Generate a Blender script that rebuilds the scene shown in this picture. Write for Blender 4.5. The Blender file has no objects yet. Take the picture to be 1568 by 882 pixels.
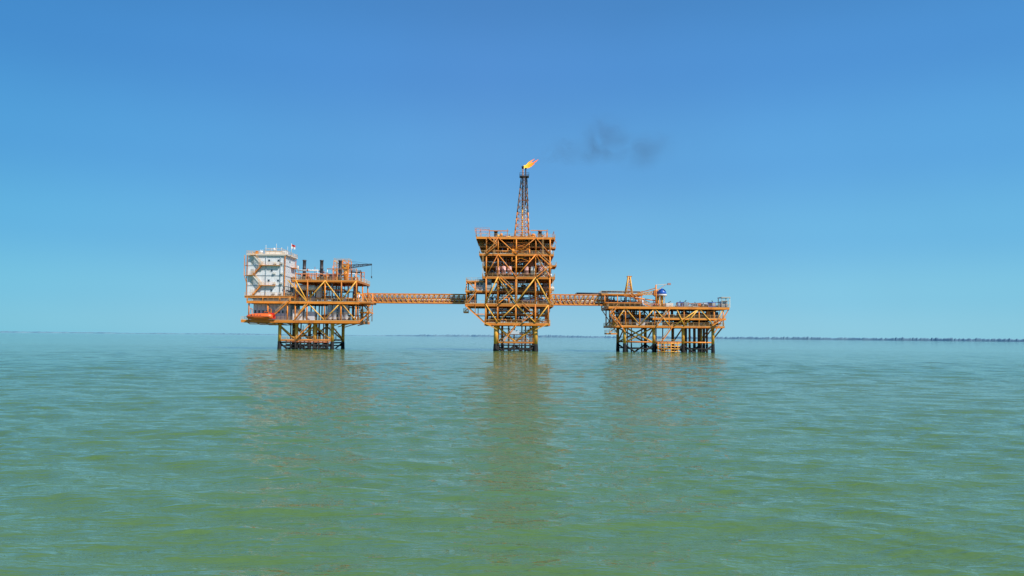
import bpy, bmesh, math, random
import numpy as np
from mathutils import Vector, Matrix
random.seed(7)
R=random.random
def U(a,b): return a+(b-a)*random.random()
S=0.2276   # metres per survey unit
scene=bpy.context.scene
# ------------------------------------------------------------------ materials
def paint(name,col,rust=0.3,rustcol=(0.16,0.055,0.02),rough=0.55,var=0.35,scale=0.5,metal=0.0):
    m=bpy.data.materials.new(name); m.use_nodes=True
    nt=m.node_tree; n=nt.nodes; l=nt.links
    b=n['Principled BSDF']; b.inputs['Roughness'].default_value=rough; b.inputs['Metallic'].default_value=metal
    tc=n.new('ShaderNodeTexCoord')
    no=n.new('ShaderNodeTexNoise'); no.inputs['Scale'].default_value=scale; no.inputs['Detail'].default_value=8; no.inputs['Roughness'].default_value=0.7
    l.new(tc.outputs['Object'],no.inputs['Vector'])
    rp=n.new('ShaderNodeMapRange'); rp.inputs['From Min'].default_value=0.62-rust*0.35; rp.inputs['From Max'].default_value=0.80-rust*0.25
    rp.inputs['To Max'].default_value=min(1,0.55+rust)
    l.new(no.outputs['Fac'],rp.inputs['Value'])
    ge=n.new('ShaderNodeNewGeometry')
    mr=n.new('ShaderNodeMapRange'); mr.inputs['To Min'].default_value=1-var; mr.inputs['To Max'].default_value=1+var*0.35
    l.new(ge.outputs['Random Per Island'],mr.inputs['Value'])
    sc=n.new('ShaderNodeVectorMath'); sc.operation='SCALE'; sc.inputs[0].default_value=col
    l.new(mr.outputs['Result'],sc.inputs['Scale'])
    mx=n.new('ShaderNodeMix'); mx.data_type='RGBA'
    l.new(rp.outputs['Result'],mx.inputs['Factor'])
    l.new(sc.outputs['Vector'],mx.inputs['A']); mx.inputs['B'].default_value=(*rustcol,1)
    l.new(mx.outputs['Result'],b.inputs['Base Color'])
    return m
M={}
M['orange']=paint('orange_yellow_paint',(0.95,0.30,0.028),0.32,(0.42,0.09,0.02),var=.5)
M['yellow']=paint('yellow_paint',(0.95,0.47,0.06),0.2,(0.55,0.15,0.03),var=.25)
M['rust']=paint('rusted_steel',(0.50,0.13,0.04),0.45,(0.15,0.045,0.02))
M['brown']=paint('brown_conductor_steel',(0.17,0.06,0.035),0.5,(0.06,0.03,0.015))
M['black']=paint('marine_growth_black',(0.018,0.016,0.015),0.3,(0.05,0.03,0.02),0.8)
M['dark']=paint('dark_steel',(0.05,0.045,0.05),0.2,(0.15,0.06,0.025))
M['white']=paint('white_painted_cladding',(0.82,0.83,0.82),0.10,(0.5,0.40,0.29),0.5,0.10,0.35)
M['cream']=paint('cream_paint',(0.78,0.73,0.64),0.15,(0.42,0.2,0.08))
M['grey']=paint('grey_paint',(0.40,0.49,0.55),0.15,(0.25,0.14,0.08))
M['silver']=paint('aluminium_cladding',(0.72,0.77,0.82),0.05,(0.3,0.2,0.12),0.4,0.2,0.5,0.1)
M['pink']=paint('faded_red_primer',(0.80,0.42,0.36),0.15,(0.4,0.10,0.05))
M['red']=paint('red_paint',(0.65,0.03,0.015),0.05)
M['liforange']=paint('lifeboat_orange',(0.88,0.15,0.025),0.02,(0.5,0.12,0.04),0.35,0.05)
M['blue']=paint('blue_paint',(0.02,0.12,0.5),0.05,(0.1,0.1,0.1),0.4,0.1)
M['deck']=paint('deck_plate',(0.36,0.15,0.055),0.4,(0.15,0.06,0.03),0.8)
M['rail']=paint('handrail_paint',(0.92,0.52,0.20),0.2,(0.6,0.22,0.06))
M['glass']=paint('dark_window_glass',(0.03,0.05,0.07),0.0,(0.03,0.04,0.05),0.1,0.1)
M['flagwhite']=paint('flag_white',(0.8,0.8,0.8),0,(0.7,0.7,0.7))
M['soot']=paint('heat_greyed_steel',(0.36,0.17,0.08),0.5,(0.08,0.06,0.06))

# ------------------------------------------------------------------ builder
class B:
    def __init__(s,name): s.name=name; s.v=[]; s.f=[]; s.m=[]; s.sm=[]; s.mats=[]
    def mi(s,k):
        if k not in s.mats: s.mats.append(k)
        return s.mats.index(k)
    def hexa(s,pts,mat):
        o=len(s.v); s.v+= [tuple(p) for p in pts]; k=s.mi(mat)
        for f in ((0,3,2,1),(4,5,6,7),(0,1,5,4),(1,2,6,5),(2,3,7,6),(3,0,4,7)):
            s.f.append(tuple(o+i for i in f)); s.m.append(k); s.sm.append(False)
    def box(s,a,b,mat):
        x0,y0,z0=[min(a[i],b[i])-U(0,.004) for i in range(3)]; x1,y1,z1=[max(a[i],b[i])+U(0,.004) for i in range(3)]
        s.hexa([(x0,y0,z0),(x1,y0,z0),(x1,y1,z0),(x0,y1,z0),(x0,y0,z1),(x1,y0,z1),(x1,y1,z1),(x0,y1,z1)],mat)
    def beam(s,p,q,w,mat,h=None):
        p=Vector(p);q=Vector(q); h=h or w; d=q-p
        if d.length<1e-4: return
        d.normalize(); up=Vector((0,0,1)) if abs(d.z)<0.95 else Vector((0,1,0))
        a=d.cross(up).normalized(); c=a.cross(d)
        j=1+U(-.02,.02); a=a*w*.5*j; c=c*h*.5*j
        s.hexa([p-a-c,p+a-c,p+a+c,p-a+c,q-a-c,q+a-c,q+a+c,q-a+c],mat)
    def lathe(s,p,q,prof,mat,n=10,smooth=True):
        p=Vector(p);q=Vector(q);d=(q-p); L=d.length
        if L<1e-4: return
        d.normalize(); up=Vector((0,0,1)) if abs(d.z)<0.9 else Vector((0,1,0))
        a=d.cross(up).normalized(); c=a.cross(d); o=len(s.v); k=s.mi(mat)
        for t,r in prof:
            ce=p+d*t
            for i in range(n):
                an=2*math.pi*i/n; s.v.append(tuple(ce+a*math.cos(an)*r+c*math.sin(an)*r))
        for j in range(len(prof)-1):
            for i in range(n):
                i2=(i+1)%n
                s.f.append((o+j*n+i,o+j*n+i2,o+(j+1)*n+i2,o+(j+1)*n+i)); s.m.append(k); s.sm.append(smooth)
        s.f.append(tuple(o+i for i in reversed(range(n)))); s.m.append(k); s.sm.append(False)
        e=o+(len(prof)-1)*n; s.f.append(tuple(e+i for i in range(n))); s.m.append(k); s.sm.append(False)
    def tube(s,p,q,r,mat,n=8,r2=None):
        L=(Vector(q)-Vector(p)).length; s.lathe(p,q,[(0,r),(L,r if r2 is None else r2)],mat,n)
    def vessel(s,p,q,r,mat,n=14):
        L=(Vector(q)-Vector(p)).length; h=min(r*0.6,L*.3)
        pr=[(0,r*.15),(h*.15,r*.55),(h*.5,r*.87),(h,r),(L*.5,r),(L*.5+.01,r*1.04),(L*.5+.12,r*1.04),(L*.5+.13,r),(L-h,r),(L-h*.5,r*.87),(L-h*.15,r*.55),(L,r*.15)]
        s.lathe(p,q,pr,mat,n)
    def build(s,parent):
        if not s.v: return None
        o=parent.location if parent else Vector((0,0,0))
        me=bpy.data.meshes.new(s.name); me.from_pydata([(x-o[0],y-o[1],z-o[2]) for x,y,z in s.v],[],s.f)
        for k in s.mats: me.materials.append(M[k])
        me.polygons.foreach_set('material_index',s.m); me.polygons.foreach_set('use_smooth',s.sm); me.update()
        ob=bpy.data.objects.new(s.name,me); scene.collection.objects.link(ob)
        if parent: ob.parent=parent
        return ob
def empty(name,loc):
    e=bpy.data.objects.new(name,None); e.location=loc; scene.collection.objects.link(e); return e
def mk(wl): return lambda x,d,y: Vector(((x-784)*S,d,(wl-y)*S))

def railing(b,pts,mat='rail',h=1.15,step=1.8,t=0.07):
    for p,q in zip(pts[:-1],pts[1:]):
        p=Vector(p);q=Vector(q);L=(q-p).length;n=max(1,int(L/step)); z=Vector((0,0,1))
        b.beam(p+z*h,q+z*h,t,mat); b.beam(p+z*h*.55,q+z*h*.55,t*.7,mat); b.beam(p+z*.08,q+z*.08,.03,mat,.15)
        for i in range(n+1):
            c=p.lerp(q,i/n); b.beam(c,c+z*h,t*.9,mat)
def rect_rail(b,T,x0,x1,d0,d1,y,**k):
    a=T(x0,d0,y);c=T(x1,d0,y);e=T(x1,d1,y);g=T(x0,d1,y); railing(b,[a,c,e,g,a],**k)
def deck(b,T,x0,x1,d0,d1,y,mat='orange',g=0.55,nj=None,plate='deck'):
    a=T(x0,d0,y); c=T(x1,d1,y); z=a.z
    b.box((a.x,a.y,z-.06),(c.x,c.y,z),plate)
    gz=z-.07-g/2
    for yy in (a.y+.12,c.y-.12): b.beam((a.x,yy,gz),(c.x,yy,gz),.25,mat,g)
    for xx in (a.x+.12,c.x-.12): b.beam((xx,a.y+.26,gz),(xx,c.y-.26,gz),.25,mat,g)
    nj=nj or int((c.x-a.x)/2.2)
    for i in range(1,nj):
        xx=a.x+(c.x-a.x)*i/nj; b.beam((xx,a.y+.27,gz),(xx,c.y-.27,gz),.14,'rust' if i%3 else mat,g*.8)
    for k in (1,2):
        yy=a.y+(c.y-a.y)*k/3; b.beam((a.x+.3,yy,gz-.06),(c.x-.3,yy,gz-.06),.2,mat,g*.75)
def stair(b,p,q,w=0.9,mat='orange',side=Vector((0,1,0))):
    p=Vector(p);q=Vector(q);z=Vector((0,0,1))
    for s_ in (0,w):
        o=side*s_; b.beam(p+o,q+o,.1,mat,.28); b.beam(p+o+z*1.05,q+o+z*1.05,.07,'rail')
        for t in (0,.33,.66,1): c=p.lerp(q,t)+o; b.beam(c,c+z*1.05,.06,'rail')
    n=max(3,int(abs(q.z-p.z)/.3))
    for i in range(n):
        c=p.lerp(q,(i+.5)/n); b.beam(c+side*.05,c+side*(w-.05),.26,mat,.05)
def ladder(b,x,y,z0,z1,mat='rail'):
    for o in (0,.45): b.beam((x+o,y,z0),(x+o,y,z1),.07,mat)
    z=z0
    while z<z1: b.beam((x,y,z),(x+.45,y,z),.05,mat); z+=.45
def cols(b,T,xs,ds,y0,y1,w,mat='orange'):
    for x in xs:
        for d in ds: b.tube(T(x,d,y0),T(x,d,y1),w/2,mat,10)
PM=['orange','orange','orange','yellow','rust','dark','cream','grey','pink','grey','silver','dark','silver']
def pipes(b,x0,x1,d0,d1,z0,z1,n,mats=PM,rmax=.24):
    for i in range(n):
        r=U(.07,rmax); m=random.choice(mats); y=U(d0,d1); z=U(z0+.3,z1-.3)
        xa=U(x0,x1);xb=xa+U(2,9)*(1 if R()<.5 else -1); xb=min(max(xb,x0),x1)
        if R()<.2:
            ya,yb=sorted((U(d0,d1),U(d0,d1))); b.tube((xa,ya,z),(xa,yb,z),r,m,8); continue
        if R()<.3: b.tube((xa,y,z0),(xa,y,z1),r,m,8); continue
        b.tube((xa,y,z),(xb,y,z),r,m,8)
        for xx in (xa,xb):
            if R()<.75:
                ze=z0 if R()<.7 else z1; b.tube((xx,y,z+(r if ze<z else -r)),(xx,y,ze),r,m,8)
            else:
                ye=U(d0,d1); b.tube((xx,y,z),(xx,ye,z),r,m,8)
        if R()<.5:
            xx=(xa+xb)/2; b.tube((xx-.2,y,z),(xx+.2,y,z),r*1.8,random.choice(['dark','red','grey','rust']),10)
            b.tube((xx,y,z),(xx,y,z+.7),.06,'dark',6); b.tube((xx,y,z+.7),(xx,y,z+.75),.25,'red',10)
def skid(b,x,y,z,w,l,h,mat):
    b.box((x-w/2-.15,y-l/2-.15,z+.01),(x+w/2+.15,y+l/2+.15,z+.25),'rust')
    b.box((x-w/2,y-l/2,z+.25),(x+w/2,y+l/2,z+h),mat)
    b.box((x-w/2+.15,y-l/2-.05,z+.5),(x-.08,y-l/2,z+h-.2),random.choice(['dark','grey',mat]))
    b.box((x+.08,y-l/2-.05,z+.5),(x+w/2-.15,y-l/2,z+h-.2),random.choice(['dark','cream',mat]))
    b.tube((x+U(-.3,.3)*w,y,z+h),(x+U(-.3,.3)*w,y,z+h+.6),.13,'dark',8)
def clutter(b,T,x0,x1,d0,d1,y0,y1,n,vm=('grey','silver','cream','orange','orange','pink','rust'),pn=None,tall=.85):
    a=T(x0,d0,y0);c=T(x1,d1,y1);H=c.z-a.z-.6
    for i in range(n):
        x=U(a.x+1,c.x-1);y=U(d0+1.2,d1-1);k=R();m=random.choice(vm)
        if k<.35:
            r=U(.4,.95);h=H*U(.45,tall)
            b.vessel((x,y,a.z+.35),(x,y,a.z+.35+h),r,m)
            for an in (0,2.1,4.2): b.beam((x+math.cos(an)*r*.8,y+math.sin(an)*r*.8,a.z),(x+math.cos(an)*r*.8,y+math.sin(an)*r*.8,a.z+.8),.12,'rust')
        elif k<.6:
            r=U(.45,.9);L=U(2.5,5.5);z=a.z+r+U(.4,1)
            b.vessel((x-L/2,y,z),(x+L/2,y,z),r,m)
            for s_ in (-.3,.3): b.box((x+s_*L-.12,y-r*.8,a.z),(x+s_*L+.12,y+r*.8,z-r*.4),'rust')
        else: skid(b,x,y,a.z,U(1.2,3),U(1.2,2.2),min(H*.9,U(1.1,2.6)),m)
    pipes(b,a.x+.3,c.x-.3,d0+.4,d1-.4,a.z,c.z-.5,pn if pn is not None else n*2)
def stack(b,x,y,z0,z1,r,mat='dark'):
    L=z1-z0
    b.lathe((x,y,z0),(x,y,z1),[(0,r*1.5),(L*.15,r*1.5),(L*.22,r),(L*.55,r),(L*.56,r*1.12),(L*.6,r*1.12),(L*.61,r),(L*.93,r),(L*.94,r*1.15),(L,r*1.15)],mat,14)
def vbrace(b,T,xs,d,y0,y1,w=.35,mat='orange'):
    for i in range(len(xs)-1):
        ya,yb=(y0,y1) if i%2==0 else (y1,y0); b.tube(T(xs[i],d,ya),T(xs[i+1],d,yb),w/2,mat,8)
def legs(b,T,xs,ds,ytop,yblack,r):
    for x in xs:
        for d in ds:
            b.tube(T(x,d,yblack-.5),T(x,d,ytop),r,'yellow',14)
            z=T(x,d,yblack)
            Lb=z.z+4; b.lathe((z.x,z.y,-4),(z.x,z.y,z.z+.2),[(0,r*1.15),(4.3,r*1.25),(4.8,r*1.18),(Lb,r*1.06),(Lb+.2,r*1.02)],'black',14)
            b.tube(T(x,d,ytop+3.5),T(x,d,ytop+1.5),r*1.3,'yellow',14)
def jbrace(b,T,xs,d,ytop,yblack,r=.28):
    for i in range(len(xs)-1):
        a,c=xs[i],xs[i+1]
        b.tube(T(a,d,yblack-3),T(c,d,yblack-3),r,'orange',8)
        if i%2==0: b.tube(T(a,d,ytop+3),T(c,d,yblack-3),r,'yellow',8)
        else: b.tube(T(a,d,yblack-3),T(c,d,ytop+3),r,'yellow',8)
        b.tube(T(a,d,yblack+1),T((a+c)/2,d,yblack+12),r*.95,'black',8); b.tube(T(c,d,yblack+1),T((a+c)/2,d,yblack+12),r*.95,'black',8)
        b.tube(T(a,d,yblack+6),T(c,d,yblack+6),r*.8,'black',8)

# ================================================================== LEFT: living quarters platform
T=mk(535); P=empty('offshore_living_quarters_platform',T(460,12,535))
j=B('jacket'); X4=[427,453,481,508]
legs(j,T,X4,(2,20),494,524,.58)
for d in (2,20): jbrace(j,T,X4,d,496,524)
for x in X4: j.tube(T(x,2,500),T(x,20,520),.26,'orange',8); j.tube(T(x,2,525),T(x,20,525),.26,'black',8)
for i in range(12):
    x=U(432,503); d=U(4,17); j.tube(T(x,d,550),T(x,d,525),.24,'black',8); j.tube(T(x,d,525),T(x,d,494),.22,random.choice(['rust','orange','orange','cream']),8)
for y in (524,528,533): j.tube(T(440,-.2,y),T(506,-.2,y),.2,'black' if y>524 else 'rust',8)
for x in range(440,508,7): j.tube(T(x,-.3,545),T(x,-.3,522+U(-1,1)),.17,'black',8)
deck(j,T,430,506,1,9,521,'orange',.35)
pipes(j,T(430,0,0).x,T(506,0,0).x,2,14,T(0,0,521).z,T(0,0,498).z,16,['rust','yellow','orange','dark','yellow','cream'])
stair(j,T(455,-.5,519),T(478,-.5,495))
rect_rail(j,T,430,506,1,9,521)
j.build(P)
dk=B('decks')
deck(dk,T,371,549,-1,23,491,'orange',.8)
deck(dk,T,378,550,-.5,23,462,'orange',.7)
deck(dk,T,446,548,0,23,429,'orange',.6)
deck(dk,T,374,447,0,19,454,'orange',.6)
for d in (0,11,22):
    dk.beam(T(371,d,490),T(384,d,497),.3,'orange'); dk.beam(T(384,d,497),T(426,d,497),.3,'orange'); dk.beam(T(530,d,497),T(549,d,492),.3,'orange'); dk.beam(T(426,d,498),T(405,d,492),.3,'yellow');dk.beam(T(508,d,500),T(530,d,493),.3,'yellow')
for d in (.2,12,22.5):
    cols(dk,T,[381,410,440,452,470,497,522,545],[d],491,462,.5)
    cols(dk,T,[452,470,497,522,545],[d],462,429,.5)
    cols(dk,T,[378,402,428,444],[d*.8],462,454,.4)
vbrace(dk,T,[452,470,497,522,545],-.1,490,463,.42,'yellow')
vbrace(dk,T,[452,470,497,522,545],-.1,430,461,.42,'yellow')
dk.beam(T(440,-.4,429),T(470,-.4,462),.3,'yellow')
stair(dk,T(452,-1.2,490),T(474,-1.2,464)); stair(dk,T(446,-1.3,461),T(424,-1.3,482),side=Vector((0,-1,0)))
stair(dk,T(549,3,491),T(563,3,477)); stair(dk,T(563,5,477),T(549,5,463))
deck(dk,T,549,565,2,8,477,'orange',.35); deck(dk,T,546,566,0,14,462,'orange',.4)
dk.beam(T(549,2,493),T(566,2,478),.25,'orange'); dk.beam(T(549,8,493),T(566,8,478),.25,'orange')
cols(dk,T,[548,564],[1,8],491,447,.3)
dk.build(P)
rl=B('railings')
rect_rail(rl,T,371,549,-1,23,491); rect_rail(rl,T,378,550,-.5,23,462); rect_rail(rl,T,446,548,0,23,429); rect_rail(rl,T,549,565,2,8,477); rect_rail(rl,T,546,566,0,14,462); rect_rail(rl,T,374,447,-.2,19,454)
rl.build(P)
q=B('accommodation_block')
a=T(376,1.5,453);c=T(432,15,391)
q.box((a.x,a.y,a.z),(c.x,c.y,c.z),'white')
W=c.x-a.x;H=c.z-a.z
for i in range(33):
    x=a.x+W*(i+.5)/33; q.box((x-.06,a.y-.06,a.z+.1),(x+.06,a.y,c.z-.1),'white'); q.box((x-.06,c.y,a.z+.1),(x+.06,c.y+.06,c.z-.1),'white')
for k in range(40):
    z=a.z+.2+k*(H-.4)/40; q.box((c.x,a.y+.2,z),(c.x+.06,c.y-.2,z+.16),'white')
for k in range(1,4):
    z=a.z+H*k/4; q.box((a.x-.06,a.y-.14,z-.1),(c.x+.12,a.y-.05,z+.1),'grey'); q.box((c.x+.05,a.y-.14,z-.12),(c.x+.14,c.y,z+.12),'grey')
for k in range(4):
    z=a.z+H*k/4+1.5
    for xx in ((.66,) if k in(0,2) else (.58,.84)):
        x=a.x+W*xx; q.box((x-.3,a.y-.1,z),(x+.3,a.y-.04,z+.55),'glass'); q.box((x-.4,a.y-.13,z-.1),(x+.4,a.y-.07,z),'grey'); q.box((x-.4,a.y-.13,z+.55),(x+.4,a.y-.07,z+.63),'grey')
    for t in (.5,) if k%2 else ():
        y=a.y+(c.y-a.y)*t; q.box((c.x+.05,y-.5,z),(c.x+.1,y+.5,z+.8),'glass')
    x=a.x+W*.12; q.box((x-.45,a.y-.1,z-1.3),(x+.45,a.y-.04,z+.7),'cream')
    for xx in (.74,.93): # air conditioning units
        x=a.x+W*xx+U(-.2,.2); q.box((x-.4,a.y-.6,z-1.0),(x+.4,a.y-.08,z-.4),'cream')
zs=[a.z+H*k/4 for k in range(5)]
def cstair(p,w,mat):   # light cream/orange external stair
    pass
for k in range(4):
    xa,xb=a.x+W*.16,a.x+W*.40
    if k%2: xa,xb=xb,xa
    stair(q,(xa,a.y-1.2,zs[k]),(xb,a.y-1.2,zs[k+1]),.9,'cream' if k%2 else 'orange')
    q.box((xb-.9,a.y-1.4,zs[k+1]-.1),(xb+.9,a.y-.15,zs[k+1]-.02),'orange')
    railing(q,[(xb-.9,a.y-1.4,zs[k+1]),(xb+.9,a.y-1.4,zs[k+1])])
# walkway balconies across front
for k,(f0,f1) in ((1,(.42,.78)),(2,(.0,.16)),(3,(.42,.9))):
    q.box((a.x+W*f0,a.y-1.0,zs[k]-.1),(a.x+W*f1,a.y-.15,zs[k]-.03),'orange'); railing(q,[(a.x+W*f0,a.y-1.0,zs[k]),(a.x+W*f1,a.y-1.0,zs[k])])
for xx in (.5,.9): q.tube((a.x+W*xx,a.y-.25,a.z),(a.x+W*xx,a.y-.25,c.z),.09,'grey',8)
for xx in (a.x-.25,c.x+.3): 
    for yy in (a.y-.3,c.y+.3): q.beam((xx,yy,a.z),(xx,yy,c.z+.2),.28,'orange')
q.beam((a.x-.4,a.y-.35,c.z+.05),(c.x+.4,a.y-.35,c.z+.05),.3,'cream'); q.beam((c.x+.32,a.y-.2,c.z+.05),(c.x+.32,c.y,c.z+.05),.3,'cream')
for k in (1,2):
    q.box((a.x-1.1,a.y,zs[k+1]-.1),(a.x-.05,c.y-3,zs[k+1]),'orange'); railing(q,[(a.x-1.05,a.y,zs[k+1]),(a.x-1.05,c.y-3,zs[k+1])])
q.beam((a.x-1.2,a.y-.3,zs[2]),(a.x-1.2,a.y-.3,c.z),.2,'orange'); q.beam((a.x-1.2,a.y-.3,zs[2]),(a.x,a.y-.3,zs[1]),.2,'orange')
for k in (1,2,3): q.box((c.x+.15,a.y+8,zs[k]-.1),(c.x+1.3,c.y,zs[k]),'orange'); railing(q,[(c.x+1.25,a.y+8,zs[k]),(c.x+1.25,c.y,zs[k])])
q.build(P)
rf=B('accommodation_roof')
rf.box((a.x-.6,a.y-.5,c.z+.2),(c.x+.9,c.y+.6,c.z+.42),'cream')
railing(rf,[(a.x-.5,a.y-.4,c.z+.42),(c.x+.8,a.y-.4,c.z+.42),(c.x+.8,c.y+.5,c.z+.42),(a.x-.5,c.y+.5,c.z+.42),(a.x-.5,a.y-.4,c.z+.42)],'rail',t=.09)
z0=c.z+.42
rf.box(T(398,4,389)-Vector((0,0,.2)),T(424,11,384),'cream'); rf.box(T(402,5,384),T(418,9,382),'grey')
railing(rf,[T(398,4,384),T(424,4,384),T(424,11,384)],t=.08)
rf.box((c.x-2.6,6,z0),(c.x-.8,9,z0+1.6),'white'); rf.vessel((a.x+3,6,z0+.2),(a.x+3,6,z0+1.8),.7,'white')
for x in (381,386,392,427): rf.box(T(x,2,0)*1-Vector((0,0,T(x,2,0).z-z0)),Vector((T(x,2,0).x+U(.6,1.1),3.2,z0+U(.6,1.3))),random.choice(['grey','cream','orange']))
for x,h in ((400,6),(407,4),(414,7.5),(421,5),(391,3),(428,6),(385,3.5)):
    p=T(x,U(3,9),388); p.z=z0; rf.tube(p,p+Vector((0,0,h*.45+.8)),.07,'cream',6)
rf.lathe(T(410,6,382),T(410,6,377),[(0,.2),(.3,.5),(.7,.55),(1,.4),(1.14,.1)],'white',12)
rf.build(P)
ur=B('lower_rooms')
ur.box(T(384,3,489.9),T(441,16,466),'white'); 
for i in range(9):
    p=T(387+i*6.1,3,480); ur.box((p.x-.3,2.93,p.z),(p.x+.3,2.97,p.z+1),'glass'); ur.box((p.x+.6,2.9,T(0,0,489).z),(p.x+.72,2.98,T(0,0,467).z),'grey')
ur.box(T(386,1,461),T(398,8,456),'grey'); ur.box(T(402,2,461.8),T(424,9,455.9),'white'); ur.box(T(428,.8,461.8),T(441,7,456),'grey')
ur.box(T(446,1.5,490.8),T(462,5,474),'white'); ur.box(T(464,2,490.8),T(480,6,477),'silver'); ur.box(T(441.5,6,461),T(452,14,440),'grey')
ur.build(P)
eq=B('process_equipment')
clutter(eq,T,480,546,1,22,490.8,463,12); clutter(eq,T,450,546,1,22,461.8,431,22,('grey','silver','cream','orange','cream','pink'),pn=60); clutter(eq,T,386,446,17,22,490.8,466,5)
clutter(eq,T,448,546,1,22,428.8,404,12,pn=26,tall=.6,vm=('orange','orange','rust','yellow','cream'))
for x in (503,511,520,528): eq.vessel(T(x,2.2,490),T(x,2.2,465.5),.85,'silver',18)
for x in (459,486,515): stack(eq,T(x,0,0).x,5,T(0,0,428).z,T(0,0,396).z,.6)
eq.vessel(T(455,3,440),T(480,3,440),1.0,'cream'); eq.vessel(T(484,4,456),T(484,4,436),1.1,'cream')
for d in (1.5,9,16):
    for x in (450,466,482,498,514,530,544): eq.beam(T(x,d,429),T(x,d,417 if x<500 else 410),.22,'orange')
    eq.beam(T(450,d,419),T(498,d,419),.25,'orange'); eq.beam(T(498,d,411),T(544,d,411),.25,'orange')
for x in (450,482,498,514,544): eq.beam(T(x,1.5,418),T(x,16,418),.2,'orange')
for x in (505,528):
    for d in (5,10): eq.beam(T(x,d,428),T(x,d,396),.25,'orange')
for y in (396,404,412): rect_rail(eq,T,505,528,5,10,y+1,h=.9)
eq.beam(T(505,5,428),T(528,5,411),.2,'yellow'); eq.beam(T(528,5,411),T(505,5,397),.2,'yellow')
eq.build(P)

L=empty('lifeboat',T(403,-2.6,486)); b=B('hull')
def loft(b,cx,cy,cz,secs,mat,n=16):
    o=len(b.v);k=b.mi(mat)
    for (x,w,zb,zt) in secs:
        for i in range(n):
            an=2*math.pi*i/n; sy=math.sin(an); cc=math.cos(an)
            z=(zt if sy>0 else -zb)*abs(sy)**.8; b.v.append((cx+x,cy+cc*w,cz+z))
    for j_ in range(len(secs)-1):
        for i in range(n):
            i2=(i+1)%n; b.f.append((o+j_*n+i,o+(j_+1)*n+i,o+(j_+1)*n+i2,o+j_*n+i2)); b.m.append(k); b.sm.append(True)
    b.f.append(tuple(o+i for i in range(n)));b.m.append(k);b.sm.append(False)
    e=o+(len(secs)-1)*n; b.f.append(tuple(e+i for i in reversed(range(n))));b.m.append(k);b.sm.append(False)
c0=T(402,-2.6,486)
loft(b,c0.x,c0.y,c0.z,[(-4.6,.1,.1,.25),(-4.3,.6,.55,.5),(-3.4,1.15,.95,.85),(-1.5,1.4,1.1,1.1),(1,1.4,1.1,1.15),(2.8,1.25,1.0,1.15),(3.9,.9,.75,.95),(4.4,.4,.4,.5)],'liforange')
b.box((c0.x-4.0,c0.y-1.43,c0.z-.06),(c0.x+3.7,c0.y+1.43,c0.z+.02),'rust')
b.box((c0.x+1.6,c0.y-.7,c0.z+.9),(c0.x+3.2,c0.y+.7,c0.z+1.75),'liforange')
b.box((c0.x+1.75,c0.y-.74,c0.z+1.25),(c0.x+3.05,c0.y-.69,c0.z+1.6),'glass')
for i in range(4): b.box((c0.x-2.7+i,c0.y-1.33,c0.z+.35),(c0.x-2.3+i,c0.y-1.2,c0.z+.65),'glass')
b.build(L); b=B('davits')
for dx in (-3.3,3.3):
    x=c0.x+dx; b.beam((x,-.8,T(0,0,491).z),(x,-.8,c0.z+2.6),.22,'orange'); b.beam((x,-.8,c0.z+2.6),(x,-2.9,c0.z+2.9),.22,'orange'); b.beam((x,-2.6,c0.z+2.8),(x,-2.6,c0.z+1),.06,'dark')
b.box(T(416,-1.6,489),T(424,-1.2,480),'red')
b.build(L)
F=empty('flagpole',T(438,5,391)); b=B('pole'); b.tube(T(438,5,389),T(438,5,371),.09,'cream',8); b.lathe(T(438,5,371),T(438,5,370),[(0,.05),(.1,.14),(.2,.05)],'cream',8); b.build(F)
b=B('flag'); p=T(438,5,371.5); n=8
for k,(m,za,zb) in enumerate((('red',0,-.75),('flagwhite',-.75,-1.5))):
    o=len(b.v)
    for i in range(n+1):
        x=p.x+.08+i*.16; y=p.y+.15*math.sin(i*.9); dz=-.05*i
        b.v+=[(x,y,p.z+za+dz),(x,y,p.z+zb+dz)]
    for i in range(n): b.f.append((o+2*i,o+2*i+1,o+2*i+3,o+2*i+2)); b.m.append(b.mi(m)); b.sm.append(True)
b.build(F)

def lattice(b,p,q,w0,w1,n,mat,t=.12,h0=None,h1=None,tb=.08):
    p=Vector(p);q=Vector(q);d=(q-p).normalized();up=Vector((0,0,1)) if abs(d.z)<.9 else Vector((0,1,0))
    a=d.cross(up).normalized();c=a.cross(d).normalized(); h0=h0 or w0;h1=h1 or w1
    def cn(i,s):
        t_=i/n;w=(w0+(w1-w0)*t_)/2;h=(h0+(h1-h0)*t_)/2
        return p.lerp(q,t_)+a*w*s[0]+c*h*s[1]
    C=[(-1,-1),(1,-1),(1,1),(-1,1)]
    for s_ in C: b.beam(cn(0,s_),cn(n,s_),t,mat)
    for i in range(n+1):
        for k in range(4):
            b.beam(cn(i,C[k]),cn(i,C[(k+1)%4]),tb,mat)
            if i<n:
                if (i+k)%2: b.beam(cn(i,C[k]),cn(i+1,C[(k+1)%4]),tb,mat)
                else: b.beam(cn(i,C[(k+1)%4]),cn(i+1,C[k]),tb,mat)
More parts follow.
